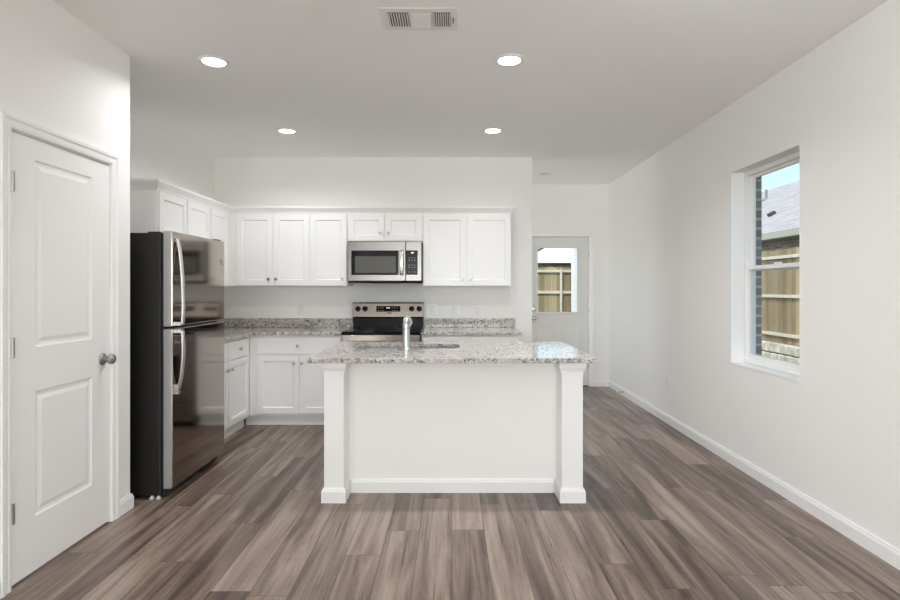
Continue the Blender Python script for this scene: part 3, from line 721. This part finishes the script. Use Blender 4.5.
# ------------------------------------------------------------------ ceiling fittings
first = None
gl = 'recessed ceiling lights'
for x, y, pw, lab in ((-1.48, 3.42, 7, 'round recessed ceiling light nearest the closet door and refrigerator'), (.355, 3.40, 20, 'round recessed ceiling light over the island, just beyond the air vent'),
                  (-1.48, 4.93, 8, 'round recessed ceiling light over the left kitchen corner, farthest from the vent'), (.366, 4.92, 2.8, 'round recessed ceiling light nearest the back wall on the right')):
    if first is None:
        first = t = thing('recessed_light', (x, y, H), lab, 'ceiling light', gl)
        bm = bmesh.new(); lathe(bm, [(.068, -.003), (.072, -.008), (.090, -.006), (.094, 0), (.066, 0), (.068, -.003)], Matrix.Translation((x, y, H-.0005)), 40)
        part('trim_ring', bm, PLASTIC, t, smooth=True)
        bm = bmesh.new(); lathe(bm, [(0, -.006), (.05, -.006), (.0675, -.004), (.0675, -.001), (0, -.001)], Matrix.Translation((x, y, H-.0005)), 40)
        part('lens', bm, LENS, t, smooth=True, label='bright lit lens')
    else: t = copy_tree(first, (x, y, H), lab)
    area('lamp_light', (x, y, H-.012), (0, 0, 0), .13, .13, pw, (.96, .98, 1), 'DISK').data.spread = R(150)
# unseen point light added as fill, above the top edge of the view
pd = bpy.data.lights.new('dining_lamp', 'POINT'); pd.energy = 5; pd.shadow_soft_size = .16; pd.color = (.96, .98, 1)
po = bpy.data.objects.new('dining_lamp', pd); COL.objects.link(po); po.location = (1.15, 1.95, 2.45)
VX0, VX1, VY0, VY1 = -.372, .030, 2.768, 3.003
t = thing('ceiling_vent', ((VX0+VX1)/2, (VY0+VY1)/2, H), 'white three-way air register in the ceiling above the island', 'air vent')
secs = [(-.332, -.226), (-.214, -.112), (-.098, -.006)]; sy0, sy1 = VY0+.04, VY1-.04
PT = H-.003
fb = [(VX0, VX1, VY0, sy0, PT, H-.0005), (VX0, VX1, sy1, VY1, PT, H-.0005)]
cuts = [VX0] + [c for s in secs for c in s] + [VX1]
for a, b in zip(cuts[0::2], cuts[1::2]): fb.append((a, b, sy0, sy1, PT, H-.0005))
part('frame', boxes(*fb), PLASTIC, t)
part('duct', boxes((VX0+.02, VX1-.02, sy0-.005, sy1+.005, H-.0004, H)), DARKGAP, t, label='dark duct behind the louvres')  # thin dark sheet, colour painted in place of the shaded opening
for si, (a, b) in enumerate(secs):
    bm = bmesh.new()
    if si == 1:
        for k in range(8):
            yc = sy0+(k+.5)*(sy1-sy0)/8
            box(bm, a, b, -.010, .010, -.0007, .0007, Matrix.Translation((0, yc, H-.007)) @ Matrix.Rotation(R(-14), 4, 'X'))
    else:
        n = 8 if si == 0 else 8
        for k in range(n):
            xc = a+(k+.5)*(b-a)/n
            box(bm, -.0045, .0045, sy0, sy1, -.0007, .0007, Matrix.Translation((xc, 0, H-.0065)) @ Matrix.Rotation(R(38 if si == 0 else -50), 4, 'Y'))
    part('louvre', bm, PLASTIC, t)
part('lever', boxes((.004, .009, (VY0+VY1)/2-.02, (VY0+VY1)/2+.025, H-.012, H-.003)), DARKGAP, t)
bm = bmesh.new(); lathe(bm, [(0, -.034), (.038, -.034), (.054, -.028), (.058, -.012), (.066, -.010), (.066, 0), (0, 0)], Matrix.Translation((0, 0, 0)), 36)
bmesh.ops.translate(bm, vec=(1.13, 6.72, H), verts=bm.verts)
t = thing('smoke_detector', (1.13, 6.72, H), 'small round white smoke detector on the ceiling before the back door', 'smoke detector')
part('housing', bm, PLASTIC, t, smooth=True)
bm = bmesh.new(); lathe(bm, [(.0535, -.0285), (.0595, -.014), (.0600, -.014), (.0540, -.0290), (.0535, -.0285)], Matrix.Translation((1.13, 6.72, H)), 36); part('vent_slot', bm, plain('grey slot', (.5, .5, .49), .6), t)

# ------------------------------------------------------------------ outlets and switches
def plate(name, label, cat, M, z, kind, group='wall plates'):
    c = M @ Vector((0, 0, z)); t = thing(name, c, label, cat, group)
    part('cover_plate', boxes((-.035, .035, -.006, -.0005, z-.057, z+.057), M=M), PLASTIC, t, bevel=.003)
    if kind == 'outlet':
        for dz in (.02, -.02):
            o = part('socket', boxes((-.016, .016, -.008, -.0061, z+dz-.014, z+dz+.014), M=M), PLASTIC, t, bevel=.004)
            part('slot', boxes((-.008, -.006, -.0085, -.0081, z+dz-.003, z+dz+.006), (.006, .008, -.0085, -.0081, z+dz-.003, z+dz+.006), M=M), DARKGAP, o)
    elif kind == 'switch':
        part('rocker', boxes((-.016, .016, -.010, -.0061, z-.033, z+.033), M=M), PLASTIC, t, bevel=.003)
W_ = lambda x: (x-452)*YK/550
plate('wall_outlet', 'white outlet above the backsplash left of the range', 'outlet', MS(W_(301.5), YK), 1.112, 'outlet')
plate('wall_outlet', 'white outlet plate nearest the range on its right side', 'outlet', MS(W_(433.3), YK), 1.112, 'outlet')
plate('wall_switch', 'white switch plate in the middle of the three right of the range', 'switch', MS(W_(456), YK), 1.112, 'switch')
plate('wall_switch', 'white switch plate farthest right of the range, near the worktop end', 'switch', MS(W_(479.5), YK), 1.112, 'switch')
MWm = Matrix.Translation((XR, 5.47, 0)) @ Matrix.Rotation(R(-90), 4, 'Z')
plate('wall_outlet', 'white outlet low on the right wall beyond the window', 'outlet', MWm, .405, 'outlet')
t = thing('door_stop', (XR-.015, 6.83, .05), 'small spring door stop on the right baseboard near the back door', 'door stop')
bm = bmesh.new(); lathe(bm, [(0, 0), (.012, 0), (.012, .004), (.006, .008)] + [(.0055 + (.0015 if k % 2 else 0), .01+k*.003) for k in range(16)] + [(.004, .06), (0, .06)], axis((XR-.015, 6.83, .05), (-1, 0, 0)), 12)
part('spring', bm, NICKEL, t, smooth=True)
bm = bmesh.new(); lathe(bm, [(0, 0), (.009, 0), (.009, .014), (0, .016)], axis((XR-.075, 6.83, .05), (-1, 0, 0)), 12); part('rubber_tip', bm, PLASTIC, t, smooth=True)

# ------------------------------------------------------------------ outside
GZ = -.22
struct('ground', boxes((-40, 60, -30, 70, GZ-.2, GZ)), GRASSM, 'grassy yard outside the windows', 'ground')
struct('roof', boxes((-3.2, 2.75, YR-.5, 7.95, H+.205, H+.3)), SHINGLE, 'roof over the room, out of sight', 'roof')
def fence(label, M, length, z0, z1, rails, step, k=.4):
    t = thing('fence', M @ Vector((length/2, 0, z0)), label, 'fence', 'wooden yard fences')
    bm = bmesh.new(); n = int(length/.142)
    for q in range(n): box(bm, q*.142+.002, (q+1)*.142-.003, .0+.004*(q % 2), .018+.004*(q % 2), z0+random.uniform(0, .01), z1+random.uniform(-.012, .012), M)
    part('board_panel', bm, CEDAR, t, label='weathered vertical boards')
    for z in rails: part('rail', boxes((0, length, -.04, -.001, z-.03, z+.03), M=M), RAILW, t)
    while k < length:
        part('post', boxes((k, k+.05, -.075, -.041, z0, z1-.04), M=M), RAILW, t); k += step
    return t
MF_ = Matrix.Translation((6.5, 22, 0)) @ Matrix.Rotation(R(-90), 4, 'Z')       # faces the right window
t = fence('tall weathered wooden fence on a stone wall outside the right window', MF_, 18, .255, 2.10, (1.95, 1.18, .42), 5.5, 2.4)
bm = bmesh.new(); rows = ((GZ-.12, -.16), (-.16, .045), (.045, .25))
for ri, (a, b) in enumerate(rows):
    y = 4.0
    while y < 22:
        L = random.uniform(.22, .48); q = random.uniform(0, .04)
        box(bm, 6.36+q, 6.75, y+.012, y+L-.012, a+.012, b-.006); y += L
t = thing('stone_wall', (6.55, 13, GZ), 'low stone block retaining wall under the fence outside the window', 'stone wall')
part('blocks', bm, STONE, t, bevel=.022)
part('mortar', boxes((6.43, 6.74, 4.0, 22.4, GZ, .24)), plain('dark mortar', (.16, .155, .13), .95, var=.2), t, label='dark joints')
MB_ = Matrix.Translation((-4, 13, 0))
fence('sunlit wooden fence seen through the back door glass', MB_, 10.3, GZ, 1.83, (1.74, 1.24, .5), 2.06, .36)
bm = boxes((2.51, 2.70, 11.4, 11.59, GZ, 3.0)); solo('patio_post', bm, VINYL, 'white square patio post outside the back door', 'post', bevel=.006)
# neighbour's house outside the right window
t = thing('house', (12, 19, GZ), 'neighbouring brick house with grey shingle roof behind the window fence', 'house')
part('wall', boxes((9.4, 16.5, 8.5, 22.6, GZ, 2.86)), BRICK2, t)
bm = bmesh.new(); prism(bm, [(9.0, 8, 2.79), (9.0, 8, 2.90), (13, 8, 5.37), (17, 8, 2.9), (17, 8, 2.79), (13, 8, 5.26)], (0, 15.0, 0))
part('roof', bm, SHINGLE, t)
part('fascia', boxes((8.95, 8.999, 8, 23, 2.74, 2.91), (8.95, 9.399, 8, 23, 2.72, 2.738)), plain('olive fascia', (.42, .43, .33), .6, var=.05), t, label='pale green grey fascia board')
rz = lambda x: 2.90+(x-9)*.6175
bm = bmesh.new(); lathe(bm, [(0, 0), (.16, 0), (.08, .10), (.045, .12), (.045, .42), (0, .42)], Matrix.Translation((11.94, 20.9, rz(11.94)-.06)), 16); part('vent_pipe', bm, plain('grey pipe', (.22, .22, .22), .6), t, label='grey vent pipe')
bm = bmesh.new(); MM = Matrix.Translation((10.25, 17.6, rz(10.25))) @ Matrix.Rotation(R(-31.7), 4, 'Y'); box(bm, -.09, .09, -.10, .10, 0, .10, MM); part('roof_vent', bm, DARKGAP, t, label='dark box roof vent')
# pale roofed house beyond the back fence
t = thing('house', (8, 29, GZ), 'distant house with pale roof beyond the back fence', 'house')
part('wall', boxes((3.9, 15, 24.1, 33, GZ, 2.5)), BRICK2, t)
bm = bmesh.new()
e0 = [(3.3, 23.5, 2.42), (15.6, 23.5, 2.42), (15.6, 34, 2.42), (3.3, 34, 2.42)]; r0 = [(8.3, 28.75, 5.4), (10.6, 28.75, 5.4)]
vs = [bm.verts.new(p) for p in e0+r0]
for f in ((0, 1, 5, 4), (1, 2, 5), (2, 3, 4, 5), (3, 0, 4), (3, 2, 1, 0)): bm.faces.new([vs[i] for i in f])
part('roof', bm, PALEROOF, t, label='pale sunlit roof')
# a tree behind that house
t = thing('tree', (6.45, 40, GZ), 'distant leafy tree left of the pale roofed house', 'tree')
bm = bmesh.new(); lathe(bm, [(.22, 0), (.16, 1.5), (.10, 3.2), (0, 3.4)], Matrix.Translation((6.45, 40, GZ)), 12); part('trunk', bm, CEDAR, t)
bm = bmesh.new()
for k in range(700):
    a = random.uniform(0, 6.283); h = random.uniform(-1, 1); rr = 1.25*math.sqrt(max(0, 1-h*h))*random.uniform(.75, 1.05)
    c = Vector((6.45+rr*math.cos(a), 40+rr*math.sin(a), 3.3+1.1*h+GZ)); s = random.uniform(.10, .2)
    q = Matrix.Translation(c) @ Matrix.Rotation(random.uniform(0, 6.28), 4, Vector((random.uniform(-1, 1), random.uniform(-1, 1), random.uniform(-1, 1))).normalized())
    vv = [bm.verts.new(q @ Vector(p)) for p in ((-s, 0, 0), (0, -s*.5, .02), (s, 0, 0), (0, s*.5, .02))]; bm.faces.new(vv)
part('crown', bm, LEAF, t)
